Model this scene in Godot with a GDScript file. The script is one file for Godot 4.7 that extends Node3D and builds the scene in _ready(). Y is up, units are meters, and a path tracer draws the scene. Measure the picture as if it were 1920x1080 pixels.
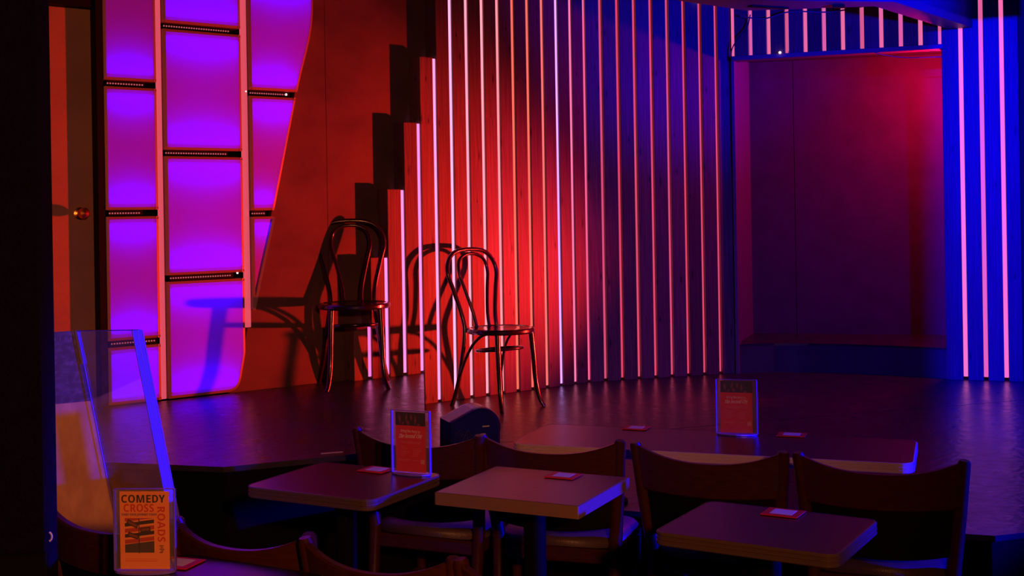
extends Node3D
# A small comedy-club stage at night: slatted walls with LED strips, a tapered light-box column, an alcove,
# two bentwood chairs on stage, and club tables and chairs in front of it. Metres, y up, camera near the origin.

const EYE := 1.6
const FOCAL := 2300.0          # pixels of a 1920 x 1080 picture
const STAGE_Y := 0.47
const PLAT_Y := 0.655
const PITCH := 0.1217          # slat pitch on every slatted wall
const BOARD := 0.095

var rng := RandomNumberGenerator.new()
var taken := {}
var M := {}
var frame_one: Transform3D      # slatted wall on the left: x along the wall, y up, z out of the wall; z = 0 is the slat face
var frame_two: Transform3D      # slatted wall in the middle
var frame_three: Transform3D    # slatted wall on the right, with the alcove

func _ready():
	# ---- camera
	var cam := Camera3D.new(); cam.name = "camera"
	cam.projection = Camera3D.PROJECTION_FRUSTUM
	cam.near = 0.05; cam.far = 60.0
	cam.size = 1080.0 / FOCAL * cam.near
	cam.frustum_offset = Vector2(0, -140.0 / FOCAL * cam.near)
	cam.position = Vector3(0, EYE, 0)
	cam.rotation.z = -0.0165
	add_child(cam); cam.current = true
	# ---- environment
	var we := WorldEnvironment.new(); we.name = "environment"
	var env := Environment.new()
	env.background_mode = Environment.BG_COLOR
	env.background_color = Color(0.004, 0.003, 0.006)
	env.tonemap_mode = Environment.TONE_MAPPER_LINEAR
	env.tonemap_exposure = 1.0
	env.sdfgi_enabled = true; env.ssao_enabled = true; env.ssil_enabled = true
	we.environment = env; add_child(we)
	# ---- stage lights (position, aim, colour, energy, half angle, softness of the edge, lamp size)
	spot("red_side_light", Vector3(3.35, 0.86, -7.36), Vector3(-0.7, 1.46, -7.1), Color(1.0, 0.15, 0.11), 50.0, 22.5, 1.0, 0.05)
	spot("blue_wall_light", Vector3(0.98, 2.8, -3.1), Vector3(4.7, 1.4, -7.2), Color(0.0, 0.0, 1.0), 130.0, 31.0, 0.5, 0.012)
	spot("added_blue_fill_light", Vector3(2.4, 3.0, -2.6), Vector3(1.7, 0.9, -8.6), Color(0.05, 0.0, 1.0), 14.0, 24.0, 1.0, 0.08)  # added weak blue fill for the darker right part of the stage
	spot("blue_table_light", Vector3(4.3, 1.0, -3.45), Vector3(0.3, 0.78, -4.0), Color(0.0, 0.0, 1.0), 80.0, 15.0, 0.7, 0.05)
	spot("blue_ceiling_light", Vector3(3.3, 2.25, -5.2), Vector3(1.7, 3.15, -7.9), Color(0.0, 0.0, 1.0), 26.0, 25.0, 1.0, 0.06)
	lamp("red_alcove_light", Vector3(2.98, 2.45, -8.3), Color(1.0, 0.03, 0.3), 1.9, 0.03)
	spot("amber_house_light", Vector3(0.75, 2.15, 0.8), Vector3(-1.2, 0.8, -4.0), Color(1.0, 0.56, 0.32), 9.5, 35.0, 1.0, 0.08)
	rng.seed = 7
	frame_one = wall_frame(-0.6747, Vector3(0, 0, -7.745))
	frame_two = wall_frame(-0.3088, Vector3(0, 0, -7.983))
	frame_three = wall_frame(0.3456, Vector3(1.535, 0, -8.444))
	make_materials()
	build_room()
	build_stage()
	build_left_wall()
	build_middle_wall()
	build_right_wall()
	build_light_box()
	build_lamps()
	build_bentwood_chairs()
	build_tables()
	build_dining_chairs()
	build_table_signs()
	build_coasters()
	build_shields()
	build_small_things()

# ------------------------------------------------------------------ helpers
func wall_frame(angle: float, at: Vector3) -> Transform3D:
	# angle: how much the wall's own x axis turns towards the viewer (+) or away (-)
	var ex := Vector3(cos(angle), 0, sin(angle))
	return Transform3D(Basis(ex, Vector3.UP, ex.cross(Vector3.UP)), at)

func numbered(called: String) -> String:
	if not taken.has(called):
		taken[called] = 0
		return called
	taken[called] += 1
	return "%s_%03d" % [called, taken[called]]

func tag(o: Node, label: String, category: String, group := ""):
	o.set_meta("label", label); o.set_meta("category", category)
	if group != "": o.set_meta("group", group)
	return o

func thing(called: String, label: String, category: String, at := Transform3D(), group := "") -> Node3D:
	var o := Node3D.new(); o.name = numbered(called); add_child(o)
	o.transform = at
	tag(o, label, category, group)
	return o

func structure(called: String, label := "", at := Transform3D()) -> Node3D:
	var o := Node3D.new(); o.name = numbered(called); add_child(o)
	o.transform = at
	o.set_meta("kind", "structure")
	if label != "": o.set_meta("label", label)
	return o

func part(called: String, mesh, mat: Material, parent: Node = self, at := Transform3D()) -> MeshInstance3D:
	var o := MeshInstance3D.new()
	o.name = numbered(called) if parent == self else called
	var m: Mesh = mesh.commit() if mesh is SurfaceTool else mesh
	o.mesh = m
	o.material_override = mat
	o.transform = at
	parent.add_child(o, true)
	return o

func dup(root: Node3D, at: Transform3D, label: String) -> Node3D:
	var r: Node3D = root.duplicate()
	var base := String(root.name)
	if base.length() > 4 and base[-4] == "_" and base.right(3).is_valid_int(): base = base.left(-4)
	r.name = numbered(base); add_child(r); r.transform = at
	r.set_meta("label", label)
	return r

func spot(called, at: Vector3, aim: Vector3, c: Color, e: float, angle: float, soft: float, size: float):
	var l := SpotLight3D.new(); l.name = called
	l.light_color = c; l.light_energy = e; l.spot_angle = angle; l.spot_angle_attenuation = soft
	l.spot_range = 20.0; l.spot_attenuation = 2.0; l.light_size = size; l.shadow_enabled = true
	add_child(l)
	l.look_at_from_position(at, aim, Vector3.UP)
	return l

func lamp(called, at: Vector3, c: Color, e: float, size: float):
	var l := OmniLight3D.new(); l.name = called
	l.light_color = c; l.light_energy = e; l.omni_range = 12.0; l.omni_attenuation = 2.0; l.light_size = size; l.shadow_enabled = true
	l.position = at
	add_child(l)

func strip_light(parent: Node3D, c: Color, e: float, size: Vector2, at: Transform3D):
	var l := AreaLight3D.new(); l.name = "strip_light"
	l.light_color = c; l.light_energy = e; l.area_size = size; l.area_range = 12.0; l.area_attenuation = 2.0; l.shadow_enabled = true
	parent.add_child(l, true); l.transform = at
	return l

func tool() -> SurfaceTool:
	var st := SurfaceTool.new(); st.begin(Mesh.PRIMITIVE_TRIANGLES); return st

func tri(st: SurfaceTool, a: Vector3, b: Vector3, c: Vector3, n: Vector3, uv := []):
	# n: outward normal; the corners are put clockwise as seen from outside
	var order := [0, 1, 2]
	if (b - a).cross(c - a).dot(n) > 0: order = [0, 2, 1]
	var p := [a, b, c]
	for k in order:
		st.set_normal(n)
		if uv.size() == 3: st.set_uv(uv[k])
		st.add_vertex(p[k])

func quad(st: SurfaceTool, a: Vector3, b: Vector3, c: Vector3, d: Vector3, out: Vector3, uv := []):
	var n := (b - a).cross(c - a)
	if n.length() < 1e-12: n = (c - a).cross(d - a)
	n = n.normalized()
	if n.dot(out) < 0: n = -n
	if uv.size() == 4:
		tri(st, a, b, c, n, [uv[0], uv[1], uv[2]]); tri(st, a, c, d, n, [uv[0], uv[2], uv[3]])
	else:
		tri(st, a, b, c, n); tri(st, a, c, d, n)

func smooth_tri(st: SurfaceTool, p: Array, n: Array, uv := []):
	var mid: Vector3 = n[0] + n[1] + n[2]
	var order := [0, 1, 2]
	if (p[1] - p[0]).cross(p[2] - p[0]).dot(mid) > 0: order = [0, 2, 1]
	for k in order:
		st.set_normal(n[k])
		if uv.size() == 3: st.set_uv(uv[k])
		st.add_vertex(p[k])

func smooth_quad(st: SurfaceTool, p: Array, n: Array):
	smooth_tri(st, [p[0], p[1], p[2]], [n[0], n[1], n[2]])
	smooth_tri(st, [p[0], p[2], p[3]], [n[0], n[2], n[3]])

func box(st: SurfaceTool, lo: Vector3, hi: Vector3, bevel := 0.002, xf := Transform3D(), uv_at := Vector2(-1, -1)):
	# a chamfered box; with uv_at the faces get UVs in metres, u across x, v up y
	var mid := (lo + hi) / 2.0
	var h := (hi - lo) / 2.0
	var b: float = min(bevel, min(h.x, min(h.y, h.z)) * 0.9)
	var v := {}
	for i in 8:
		var s := Vector3(1 if i & 1 else -1, 1 if i & 2 else -1, 1 if i & 4 else -1)
		for ax in 3:
			var q := Vector3(h.x - b, h.y - b, h.z - b)
			q[ax] = h[ax]
			v[[i, ax]] = mid + Vector3(s.x * q.x, s.y * q.y, s.z * q.z)
	var emit := func(ps: Array, n: Vector3):
		var uvs := []
		if uv_at.x >= 0:
			for p in ps: uvs.append(uv_at + Vector2(p.x - lo.x + (hi.z - p.z), -p.y))
		var wn: Vector3 = (xf.basis * n).normalized()
		var w := []
		for p in ps: w.append(xf * p)
		tri(st, w[0], w[1], w[2], wn, [uvs[0], uvs[1], uvs[2]] if uvs.size() else [])
		if ps.size() == 4: tri(st, w[0], w[2], w[3], wn, [uvs[0], uvs[2], uvs[3]] if uvs.size() else [])
	for ax in 3:
		for s in [0, 1]:
			var a1 := (ax + 1) % 3
			var a2 := (ax + 2) % 3
			var c := []
			for k in [[0, 0], [1, 0], [1, 1], [0, 1]]:
				c.append(v[[(s << ax) | (k[0] << a1) | (k[1] << a2), ax]])
			var n := Vector3.ZERO; n[ax] = 1 if s else -1
			emit.call(c, n)
	for ax in 3:
		var a1 := (ax + 1) % 3
		var a2 := (ax + 2) % 3
		for k in [[0, 0], [1, 0], [1, 1], [0, 1]]:
			var i0: int = (k[0] << a1) | (k[1] << a2)
			var i1: int = i0 | (1 << ax)
			var n := Vector3.ZERO; n[a1] = 1 if k[0] else -1; n[a2] = 1 if k[1] else -1
			emit.call([v[[i0, a1]], v[[i1, a1]], v[[i1, a2]], v[[i0, a2]]], n.normalized())
	for i in 8:
		var n := Vector3(1 if i & 1 else -1, 1 if i & 2 else -1, 1 if i & 4 else -1).normalized()
		emit.call([v[[i, 0]], v[[i, 1]], v[[i, 2]]], n)

func box_mesh(size: Vector3, bevel := 0.002) -> ArrayMesh:
	var st := tool(); box(st, -size / 2.0, size / 2.0, bevel); return st.commit()

func slab(st: SurfaceTool, poly: PackedVector2Array, y0: float, y1: float, flat := true):
	# a polygon seen from above (x, z) given height, or, when not flat, a polygon (x, y) given depth along z
	var put := func(p: Vector2, y: float) -> Vector3: return Vector3(p.x, y, p.y) if flat else Vector3(p.x, p.y, y)
	var up := Vector3.UP if flat else Vector3.BACK
	var idx := Geometry2D.triangulate_polygon(poly)
	for k in range(0, idx.size(), 3):
		tri(st, put.call(poly[idx[k]], y1), put.call(poly[idx[k + 1]], y1), put.call(poly[idx[k + 2]], y1), up)
		tri(st, put.call(poly[idx[k]], y0), put.call(poly[idx[k + 1]], y0), put.call(poly[idx[k + 2]], y0), -up)
	var turn := 1.0 if Geometry2D.is_polygon_clockwise(poly) else -1.0
	for k in poly.size():
		var a := poly[k]
		var b := poly[(k + 1) % poly.size()]
		if a.distance_to(b) < 1e-6: continue
		var d := (b - a).normalized()
		var o := Vector2(d.y, -d.x) * -turn
		var n: Vector3 = put.call(o, 0.0)
		quad(st, put.call(a, y0), put.call(b, y0), put.call(b, y1), put.call(a, y1), n)

func tube(st: SurfaceTool, pts: Array, radii, seg := 10, caps := true, flat := 1.0):
	# a round bar along points; radii: one number or one for each point
	var n := pts.size()
	var rings := []
	var norms := []
	var ref := Vector3(0.123, 0.31, 0.94).normalized()
	var t0: Vector3 = (pts[1] - pts[0]).normalized()
	var side := (ref - t0 * ref.dot(t0)).normalized()
	for i in n:
		var t: Vector3
		if i == 0: t = pts[1] - pts[0]
		elif i == n - 1: t = pts[n - 1] - pts[n - 2]
		else: t = pts[i + 1] - pts[i - 1]
		t = t.normalized()
		side = (side - t * side.dot(t)).normalized()
		var up := t.cross(side)
		var r: float = radii[i] if radii is Array else radii
		var ring := []
		var rn := []
		for k in seg:
			var a := TAU * k / seg
			var d := side * cos(a) + up * sin(a) * flat
			ring.append(pts[i] + d * r); rn.append((side * cos(a) + up * sin(a) / flat).normalized())
		rings.append(ring); norms.append(rn)
	for i in n - 1:
		for k in seg:
			var j := (k + 1) % seg
			smooth_quad(st, [rings[i][k], rings[i][j], rings[i + 1][j], rings[i + 1][k]], [norms[i][k], norms[i][j], norms[i + 1][j], norms[i + 1][k]])
	if caps:
		for e in [0, n - 1]:
			var nn: Vector3 = (pts[0] - pts[1]).normalized() if e == 0 else (pts[n - 1] - pts[n - 2]).normalized()
			for k in range(1, seg - 1): tri(st, rings[e][0], rings[e][k], rings[e][k + 1], nn)

func curve(ctrl: Array, steps := 6) -> Array:
	# Catmull-Rom through the points
	var out := []
	var n := ctrl.size()
	for i in n - 1:
		var p0: Vector3 = ctrl[max(i - 1, 0)]
		var p1: Vector3 = ctrl[i]
		var p2: Vector3 = ctrl[i + 1]
		var p3: Vector3 = ctrl[min(i + 2, n - 1)]
		for s in steps:
			out.append(p1.cubic_interpolate(p2, p0, p3, float(s) / steps))
	out.append(ctrl[n - 1])
	return out

func lathe(st: SurfaceTool, prof: Array, seg := 24, xf := Transform3D()):
	# prof: Vector2(radius, height) from bottom to top; flat bands where two points share a corner
	for i in prof.size() - 1:
		var a: Vector2 = prof[i]
		var b: Vector2 = prof[i + 1]
		if a.distance_to(b) < 1e-6: continue
		var d := (b - a).normalized()
		var nr := Vector2(d.y, -d.x)
		for k in seg:
			var t0 := TAU * k / seg
			var t1 := TAU * (k + 1) / seg
			var p := []
			var nn := []
			for q in [[a, t0], [a, t1], [b, t1], [b, t0]]:
				p.append(xf * Vector3(q[0].x * cos(q[1]), q[0].y, q[0].x * sin(q[1])))
				nn.append((xf.basis * Vector3(nr.x * cos(q[1]), nr.y, nr.x * sin(q[1]))).normalized())
			smooth_quad(st, p, nn)

func rounded(w: float, d: float, r: float, seg := 6) -> PackedVector2Array:
	var out := PackedVector2Array()
	var c := [Vector2(w / 2 - r, d / 2 - r), Vector2(-w / 2 + r, d / 2 - r), Vector2(-w / 2 + r, -d / 2 + r), Vector2(w / 2 - r, -d / 2 + r)]
	for k in 4:
		for s in seg + 1:
			var a := PI / 2 * (k + float(s) / seg)
			out.append(c[k] + Vector2(cos(a), sin(a)) * r)
	return out

func rect(x0: float, y0: float, x1: float, y1: float) -> PackedVector2Array:
	return PackedVector2Array([Vector2(x0, y0), Vector2(x1, y0), Vector2(x1, y1), Vector2(x0, y1)])

# ------------------------------------------------------------------ materials
func noise_tex(freq: float, ramp: Array, size := 512, sd := 1, as_normal := false, octaves := 4) -> NoiseTexture2D:
	var n := FastNoiseLite.new(); n.seed = sd; n.frequency = freq; n.fractal_octaves = octaves
	n.noise_type = FastNoiseLite.TYPE_SIMPLEX_SMOOTH
	var t := NoiseTexture2D.new(); t.width = size; t.height = size; t.seamless = true; t.noise = n
	if as_normal:
		t.as_normal_map = true; t.bump_strength = 4.0
	elif ramp.size():
		var g := Gradient.new()
		g.offsets = PackedFloat32Array([0.0, 0.5, 1.0])
		g.colors = PackedColorArray(ramp)
		t.color_ramp = g
	return t

func mat(c: Color, rough := 0.6, spec := 0.5, metal := 0.0) -> StandardMaterial3D:
	var m := StandardMaterial3D.new()
	m.albedo_color = c; m.roughness = rough; m.metallic_specular = spec; m.metallic = metal
	return m

func mottled(m: StandardMaterial3D, scale: Vector3, freq: float, lo: Color, mid: Color, hi: Color, sd: int):
	m.albedo_texture = noise_tex(freq, [lo, mid, hi], 512, sd)
	m.uv1_triplanar = true; m.uv1_world_triplanar = true; m.uv1_scale = scale
	return m

func glow(c: Color, e: float) -> StandardMaterial3D:
	var m := mat(Color(0.12, 0.1, 0.11), 0.5)
	m.emission_enabled = true; m.emission = c; m.emission_energy_multiplier = e
	return m

func wood_image() -> ImageTexture:
	# vertical pine grain with a few knots, neutral so that the tint comes from the material colour
	var w := 512
	var h := 1024
	var im := Image.create(w, h, false, Image.FORMAT_RGB8)
	var n := FastNoiseLite.new(); n.seed = 11; n.frequency = 0.02; n.fractal_octaves = 3
	var knots := []
	var r := RandomNumberGenerator.new(); r.seed = 5
	for k in 14: knots.append(Vector3(r.randf() * w, r.randf() * h, r.randf_range(5, 11)))
	for y in h:
		for x in w:
			var warp := 0.0
			var dark := 0.0
			for k in knots:
				var dx: float = x - k.x
				var dy: float = (y - k.y) * 0.45
				var d2: float = dx * dx + dy * dy
				if d2 < 2500.0:
					warp += k.z * 1.6 * exp(-d2 / (k.z * k.z * 6.0)) * (1.0 if dx > 0 else -1.0)
					dark += 0.45 * exp(-d2 / (k.z * k.z * 0.5))
			var g := n.get_noise_2d((x + warp) * 4.0, y * 0.12)
			var fine := n.get_noise_2d(x * 22.0 + 300.0, y * 0.5 + 90.0)
			var v: float = clamp(0.78 + 0.2 * g + 0.09 * fine - dark, 0.2, 1.0)
			im.set_pixel(x, y, Color(v, v * 0.97, v * 0.93))
	return ImageTexture.create_from_image(im)

func make_materials():
	M.stage = mat(Color(1, 1, 1), 0.34, 0.5)
	mottled(M.stage, Vector3(0.6, 0.6, 0.6), 0.02, Color(0.14, 0.13, 0.14), Color(0.18, 0.165, 0.17), Color(0.23, 0.21, 0.21), 3)
	M.stage.roughness_texture = noise_tex(0.03, [Color(0.75, 0.75, 0.75), Color(0.92, 0.92, 0.92), Color(1, 1, 1)], 512, 8)
	M.stage.normal_enabled = true; M.stage.normal_texture = noise_tex(0.06, [], 512, 9, true); M.stage.normal_scale = 0.1
	M.fascia = mat(Color(0.04, 0.035, 0.035), 0.7, 0.2)
	M.black = mat(Color(0.03, 0.025, 0.035), 0.6, 0.3)
	M.floor = mottled(mat(Color(1, 1, 1), 0.9), Vector3(0.8, 0.8, 0.8), 0.06, Color(0.1, 0.08, 0.09), Color(0.13, 0.1, 0.11), Color(0.17, 0.13, 0.13), 4)
	M.shell = mottled(mat(Color(1, 1, 1), 0.85), Vector3(0.7, 0.7, 0.7), 0.02, Color(0.1, 0.09, 0.1), Color(0.12, 0.11, 0.12), Color(0.14, 0.13, 0.14), 5)
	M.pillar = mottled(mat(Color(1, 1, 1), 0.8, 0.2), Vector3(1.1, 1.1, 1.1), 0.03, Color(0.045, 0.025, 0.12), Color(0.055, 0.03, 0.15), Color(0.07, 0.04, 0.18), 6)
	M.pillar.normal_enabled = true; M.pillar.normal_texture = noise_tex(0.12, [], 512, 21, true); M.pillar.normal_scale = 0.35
	M.backdrop = mottled(mat(Color(1, 1, 1), 0.75), Vector3(0.45, 0.45, 0.45), 0.012, Color(0.24, 0.19, 0.2), Color(0.35, 0.26, 0.25), Color(0.42, 0.31, 0.28), 12)
	M.alcove = mottled(mat(Color(1, 1, 1), 0.8), Vector3(0.5, 0.5, 0.5), 0.015, Color(0.22, 0.2, 0.22), Color(0.25, 0.23, 0.25), Color(0.28, 0.26, 0.28), 13)
	M.soffit = mottled(mat(Color(1, 1, 1), 0.8), Vector3(0.8, 0.8, 0.8), 0.03, Color(0.36, 0.34, 0.36), Color(0.42, 0.4, 0.42), Color(0.46, 0.44, 0.46), 14)
	M.trim = mat(Color(0.42, 0.4, 0.42), 0.5)
	var grain := wood_image()
	M.boards = []
	for k in 4:
		var f := 0.9 + 0.07 * k
		var b := mat(Color(0.52 * f, 0.42 * f, 0.4 * f), 0.5, 0.4)
		b.albedo_texture = grain; b.uv1_scale = Vector3(2.2, 0.6, 1)
		M.boards.append(b)
	M.door = mottled(mat(Color(1, 1, 1), 0.55), Vector3(0.5, 0.5, 0.5), 0.01, Color(0.6, 0.47, 0.36), Color(0.66, 0.52, 0.4), Color(0.7, 0.55, 0.42), 15)
	M.brass = mat(Color(0.85, 0.6, 0.3), 0.25, 0.5, 1.0)
	M.sheet = mat(Color(0.82, 0.34, 0.86), 0.55, 0.4)
	M.sheet.backlight_enabled = true; M.sheet.backlight = Color(0.8, 0.4, 1)
	M.case_white = mat(Color(0.5, 0.5, 0.55), 0.7)
	M.sheet_edge = mat(Color(0.55, 0.42, 0.46), 0.45)
	M.bentwood = mat(Color(0.16, 0.07, 0.06), 0.22, 0.5)
	M.bentwood.clearcoat_enabled = true; M.bentwood.clearcoat = 0.6; M.bentwood.clearcoat_roughness = 0.15
	M.chair_wood = mottled(mat(Color(1, 1, 1), 0.33, 0.5), Vector3(1.5, 9.0, 9.0), 0.02, Color(0.2, 0.09, 0.055), Color(0.25, 0.11, 0.065), Color(0.3, 0.135, 0.075), 16)
	M.chair_wood.uv1_world_triplanar = false
	M.vinyl = mat(Color(0.3, 0.24, 0.25), 0.45, 0.5)
	M.vinyl.normal_enabled = true; M.vinyl.normal_texture = noise_tex(0.2, [], 256, 17, true); M.vinyl.normal_scale = 0.2
	M.vinyl.uv1_triplanar = true; M.vinyl.uv1_scale = Vector3(3, 3, 3)
	M.table_dark = mottled(mat(Color(1, 1, 1), 0.27, 0.5), Vector3(2, 2, 2), 0.02, Color(0.1, 0.07, 0.08), Color(0.12, 0.085, 0.09), Color(0.15, 0.1, 0.1), 18)
	M.table_plain = mottled(mat(Color(1, 1, 1), 0.33, 0.6), Vector3(2, 2, 2), 0.03, Color(0.33, 0.19, 0.17), Color(0.37, 0.21, 0.19), Color(0.41, 0.23, 0.21), 19)
	M.edge_dark = mat(Color(0.34, 0.28, 0.24), 0.35, 0.5)
	M.edge_metal = mat(Color(0.8, 0.72, 0.68), 0.35, 0.5, 0.15)
	M.edge_plain = mat(Color(0.5, 0.4, 0.33), 0.5)
	M.iron = mat(Color(0.03, 0.025, 0.025), 0.75, 0.2)
	M.acrylic = mat(Color(1, 1, 1, 0.025), 0.03, 0.5)
	M.acrylic.transparency = BaseMaterial3D.TRANSPARENCY_ALPHA
	M.blue_lit_acrylic = mat(Color(0.45, 0.36, 0.95), 0.25, 0.5)  # blue lamp light on the edges is put into this colour
	M.paper_red = mat(Color(0.84, 0.06, 0.1), 0.5)
	M.paper_orange = mat(Color(0.95, 0.6, 0.34), 0.6)
	M.white_ink = mat(Color(0.9, 0.86, 0.86), 0.6)
	M.pale_ink = mat(Color(0.86, 0.5, 0.5), 0.6)
	M.black_ink = mat(Color(0.06, 0.05, 0.08), 0.6)
	M.red_ink = mat(Color(0.8, 0.2, 0.12), 0.6)
	M.blue_ink = mat(Color(0.3, 0.22, 0.5), 0.6)
	M.blue_lit_case = mat(Color(0.12, 0.14, 0.6), 0.25, 0.5)  # blue light on the casings is put into the colour
	M.cable = mat(Color(0.12, 0.1, 0.1), 0.5)
	M.red_cable = mat(Color(0.75, 0.6, 0.55), 0.5)
	M.tape = mat(Color(0.85, 0.82, 0.85), 0.6)
	M.gold_reflection = mottled(mat(Color(1, 1, 1), 0.35, 0.6), Vector3(1.2, 0.5, 1.2), 0.03, Color(0.7, 0.5, 0.34), Color(0.8, 0.6, 0.4), Color(0.92, 0.72, 0.46), 20)  # gold-brown is the warm reflection in the pane, painted as colour
	M.scuffed = mottled(mat(Color(1, 1, 1, 0.55), 0.4, 0.5), Vector3(1.4, 1.4, 1.4), 0.05, Color(0.2, 0.15, 0.22), Color(0.26, 0.19, 0.27), Color(0.5, 0.42, 0.52), 22)
	M.bracket = mat(Color(0.55, 0.5, 0.52), 0.5)

# ------------------------------------------------------------------ room
func build_room():
	var st := tool()
	slab(st, rect(-5, -11, 7, 4), -0.2, 0.0)
	var o := part("floor", st, M.floor); o.set_meta("kind", "structure")
	st = tool(); slab(st, rect(-5, -11, 7, 4), 3.4, 3.6)
	o = part("ceiling", st, M.shell); o.set_meta("kind", "structure")
	for w in [["wall_outer_left", rect(-5.2, -11, -5, 4)], ["wall_outer_right", rect(7, -11, 7.2, 4)], ["wall_outer_front", rect(-5.2, 4, 7.2, 4.2)], ["wall_outer_back", rect(-5.2, -11.2, 7.2, -11)]]:
		st = tool(); slab(st, w[1], 0.0, 3.4)
		o = part(w[0], st, M.shell); o.set_meta("kind", "structure")
	# the black corner of a wall close to the camera on the left
	var near := structure("wall_near_left", "dark textured wall corner at the left edge of the picture")
	st = tool(); box(st, Vector3(-2.6, 0, -3.08), Vector3(-1.152, 3.4, -3.0), 0.006)
	part("wall_face", st, M.pillar, near)
	st = tool(); box(st, Vector3(-2.6, 0, -3.0), Vector3(-1.147, 0.79, -2.985), 0.004)
	part("wainscot_panel", st, M.black, near)
	st = tool()
	var hook := []
	for k in 9:
		var a := -1.35 + 2.7 * k / 8.0
		hook.append(Vector3(-1.146 + 0.008 * cos(a), 0.828 + 0.011 * sin(a), -3.0))
	tube(st, hook, 0.0025, 8)
	part("cable_hook", st, M.tape, near)
	# soffit: an underside strip along a beam that runs above the alcove's header
	var beam := structure("ceiling_soffit", "dropped ceiling beam above the alcove header")
	st = tool()
	slab(st, PackedVector2Array([Vector2(0.93, -6.72), Vector2(1.377, -7.096), Vector2(2.095, -7.02), Vector2(2.84, -7.95), Vector2(3.0, -7.93), Vector2(2.16, -6.87), Vector2(1.2, -6.72), Vector2(0.98, -6.6)]), 2.75, 2.80)
	part("underside_strip", st, M.trim, beam)
	st = tool()
	slab(st, PackedVector2Array([Vector2(0.94, -6.70), Vector2(1.38, -7.07), Vector2(2.10, -6.99), Vector2(2.86, -7.93), Vector2(2.99, -7.92), Vector2(2.17, -6.89), Vector2(1.9, -5.0), Vector2(0.9, -5.0)]), 2.80, 3.4)
	part("beam_body", st, M.soffit, beam)
	st = tool()
	slab(st, PackedVector2Array([Vector2(1.35, -6.93), Vector2(1.37, -6.90), Vector2(1.6, -7.0), Vector2(1.58, -7.03)]), 2.742, 2.75)
	slab(st, PackedVector2Array([Vector2(1.83, -6.93), Vector2(1.9, -6.93), Vector2(1.92, -6.98), Vector2(1.85, -6.98)]), 2.735, 2.75)
	part("mounting_plate", st, M.black, beam)

func build_stage():
	# lower stage: sheets of painted board with thin seams, on a black front
	var stage := thing("stage", "low black glossy stage deck in front of the slatted walls", "stage")
	var far := -9.6
	var a := Vector2(1.317, -6.534)      # a seam between two sheets of the deck
	var b := Vector2(2.947, -7.104)
	var d := (b - a).normalized()
	var left := a - d * ((a.x + 0.437) / d.x)
	var right := b + d * ((6.5 - b.x) / d.x)
	var g := 0.004
	var front := PackedVector2Array([Vector2(-0.367, -4.91), Vector2(0.472, -4.61), Vector2(1.634, -4.195), Vector2(2.6, -4.5), Vector2(6.5, -4.6), Vector2(right.x, right.y + g), Vector2(left.x, left.y + g)])
	var back := PackedVector2Array([Vector2(left.x, left.y - g), Vector2(right.x, right.y - g), Vector2(6.5, far), Vector2(-0.705, far)])
	var st := tool(); slab(st, front, STAGE_Y - 0.02, STAGE_Y)
	part("deck_sheet", st, M.stage, stage)
	st = tool(); slab(st, back, STAGE_Y - 0.02, STAGE_Y)
	part("deck_sheet", st, M.stage, stage)
	st = tool(); slab(st, PackedVector2Array([Vector2(-0.37, -4.94), Vector2(0.472, -4.64), Vector2(1.634, -4.225), Vector2(2.6, -4.53), Vector2(6.5, -4.63), Vector2(6.5, far), Vector2(-0.705, far)]), 0.0, STAGE_Y - 0.02)
	part("stage_front", st, M.fascia, stage)
	# raised platform on the left
	var plat := thing("stage_platform", "raised black platform section at the left of the stage", "stage")
	var out := PackedVector2Array([Vector2(-2.6, -4.85), Vector2(-1.553, -4.777), Vector2(-1.11, -4.659), Vector2(-0.369, -4.99), Vector2(-0.547, -7.40), Vector2(-2.6, -5.75)])
	st = tool(); slab(st, out, PLAT_Y - 0.022, PLAT_Y)
	part("deck_sheet", st, M.stage, plat)
	var inner := PackedVector2Array([Vector2(-2.6, -4.88), Vector2(-1.55, -4.81), Vector2(-1.112, -4.695), Vector2(-0.376, -5.02), Vector2(-0.552, -7.40), Vector2(-2.6, -5.75)])
	st = tool(); slab(st, inner, 0.0, PLAT_Y - 0.022)
	part("platform_front", st, M.fascia, plat)
	st = tool(); box(st, Vector3(-0.2, 0, -0.006), Vector3(0.2, 0.03, 0.006), 0.003, Transform3D(Basis(Vector3.UP, -0.24), Vector3(-1.34, PLAT_Y - 0.075, -4.74)))
	part("edge_batten", st, M.fascia, plat)

# ------------------------------------------------------------------ slatted walls
func led_colour(k: int, wall: int) -> Color:
	if wall == 1:
		return [Color(1, 0.42, 0.75), Color(1, 0.5, 0.8), Color(1, 0.5, 0.78), Color(1, 0.5, 0.8), Color(1, 0.55, 0.78), Color(1, 0.62, 0.8), Color(1, 0.55, 0.65), Color(1, 0.55, 0.62), Color(1, 0.5, 0.55), Color(1, 0.42, 0.36), Color(1, 0.42, 0.36), Color(1, 0.44, 0.42), Color(0.86, 0.58, 1.0), Color(1, 0.46, 0.66), Color(0.95, 0.36, 0.56)][k]  # orange strips past the middle have reflected red light in their colour
	if wall == 2:
		return [Color(1, 0.32, 0.48), Color(0.97, 0.34, 0.52), Color(1, 0.3, 0.45), Color(1, 0.33, 0.48)][k % 4]
	return [Color(1, 0.44, 0.72), Color(0.95, 0.4, 0.74), Color(1, 0.46, 0.7), Color(0.92, 0.38, 0.62)][k % 4]

func slat_board(wall: Node3D, x0: float, x1: float, y0: float, y1: float, depth := 0.05):
	var st := tool()
	box(st, Vector3(x0, y0, -depth), Vector3(x1, y1, 0), 0.0025, Transform3D(), Vector2(rng.randf() * 3.0 + 1.0, rng.randf() * 4.0 + 4.0))
	return part("slat_board", st, M.boards[rng.randi() % 4], wall)

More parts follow.
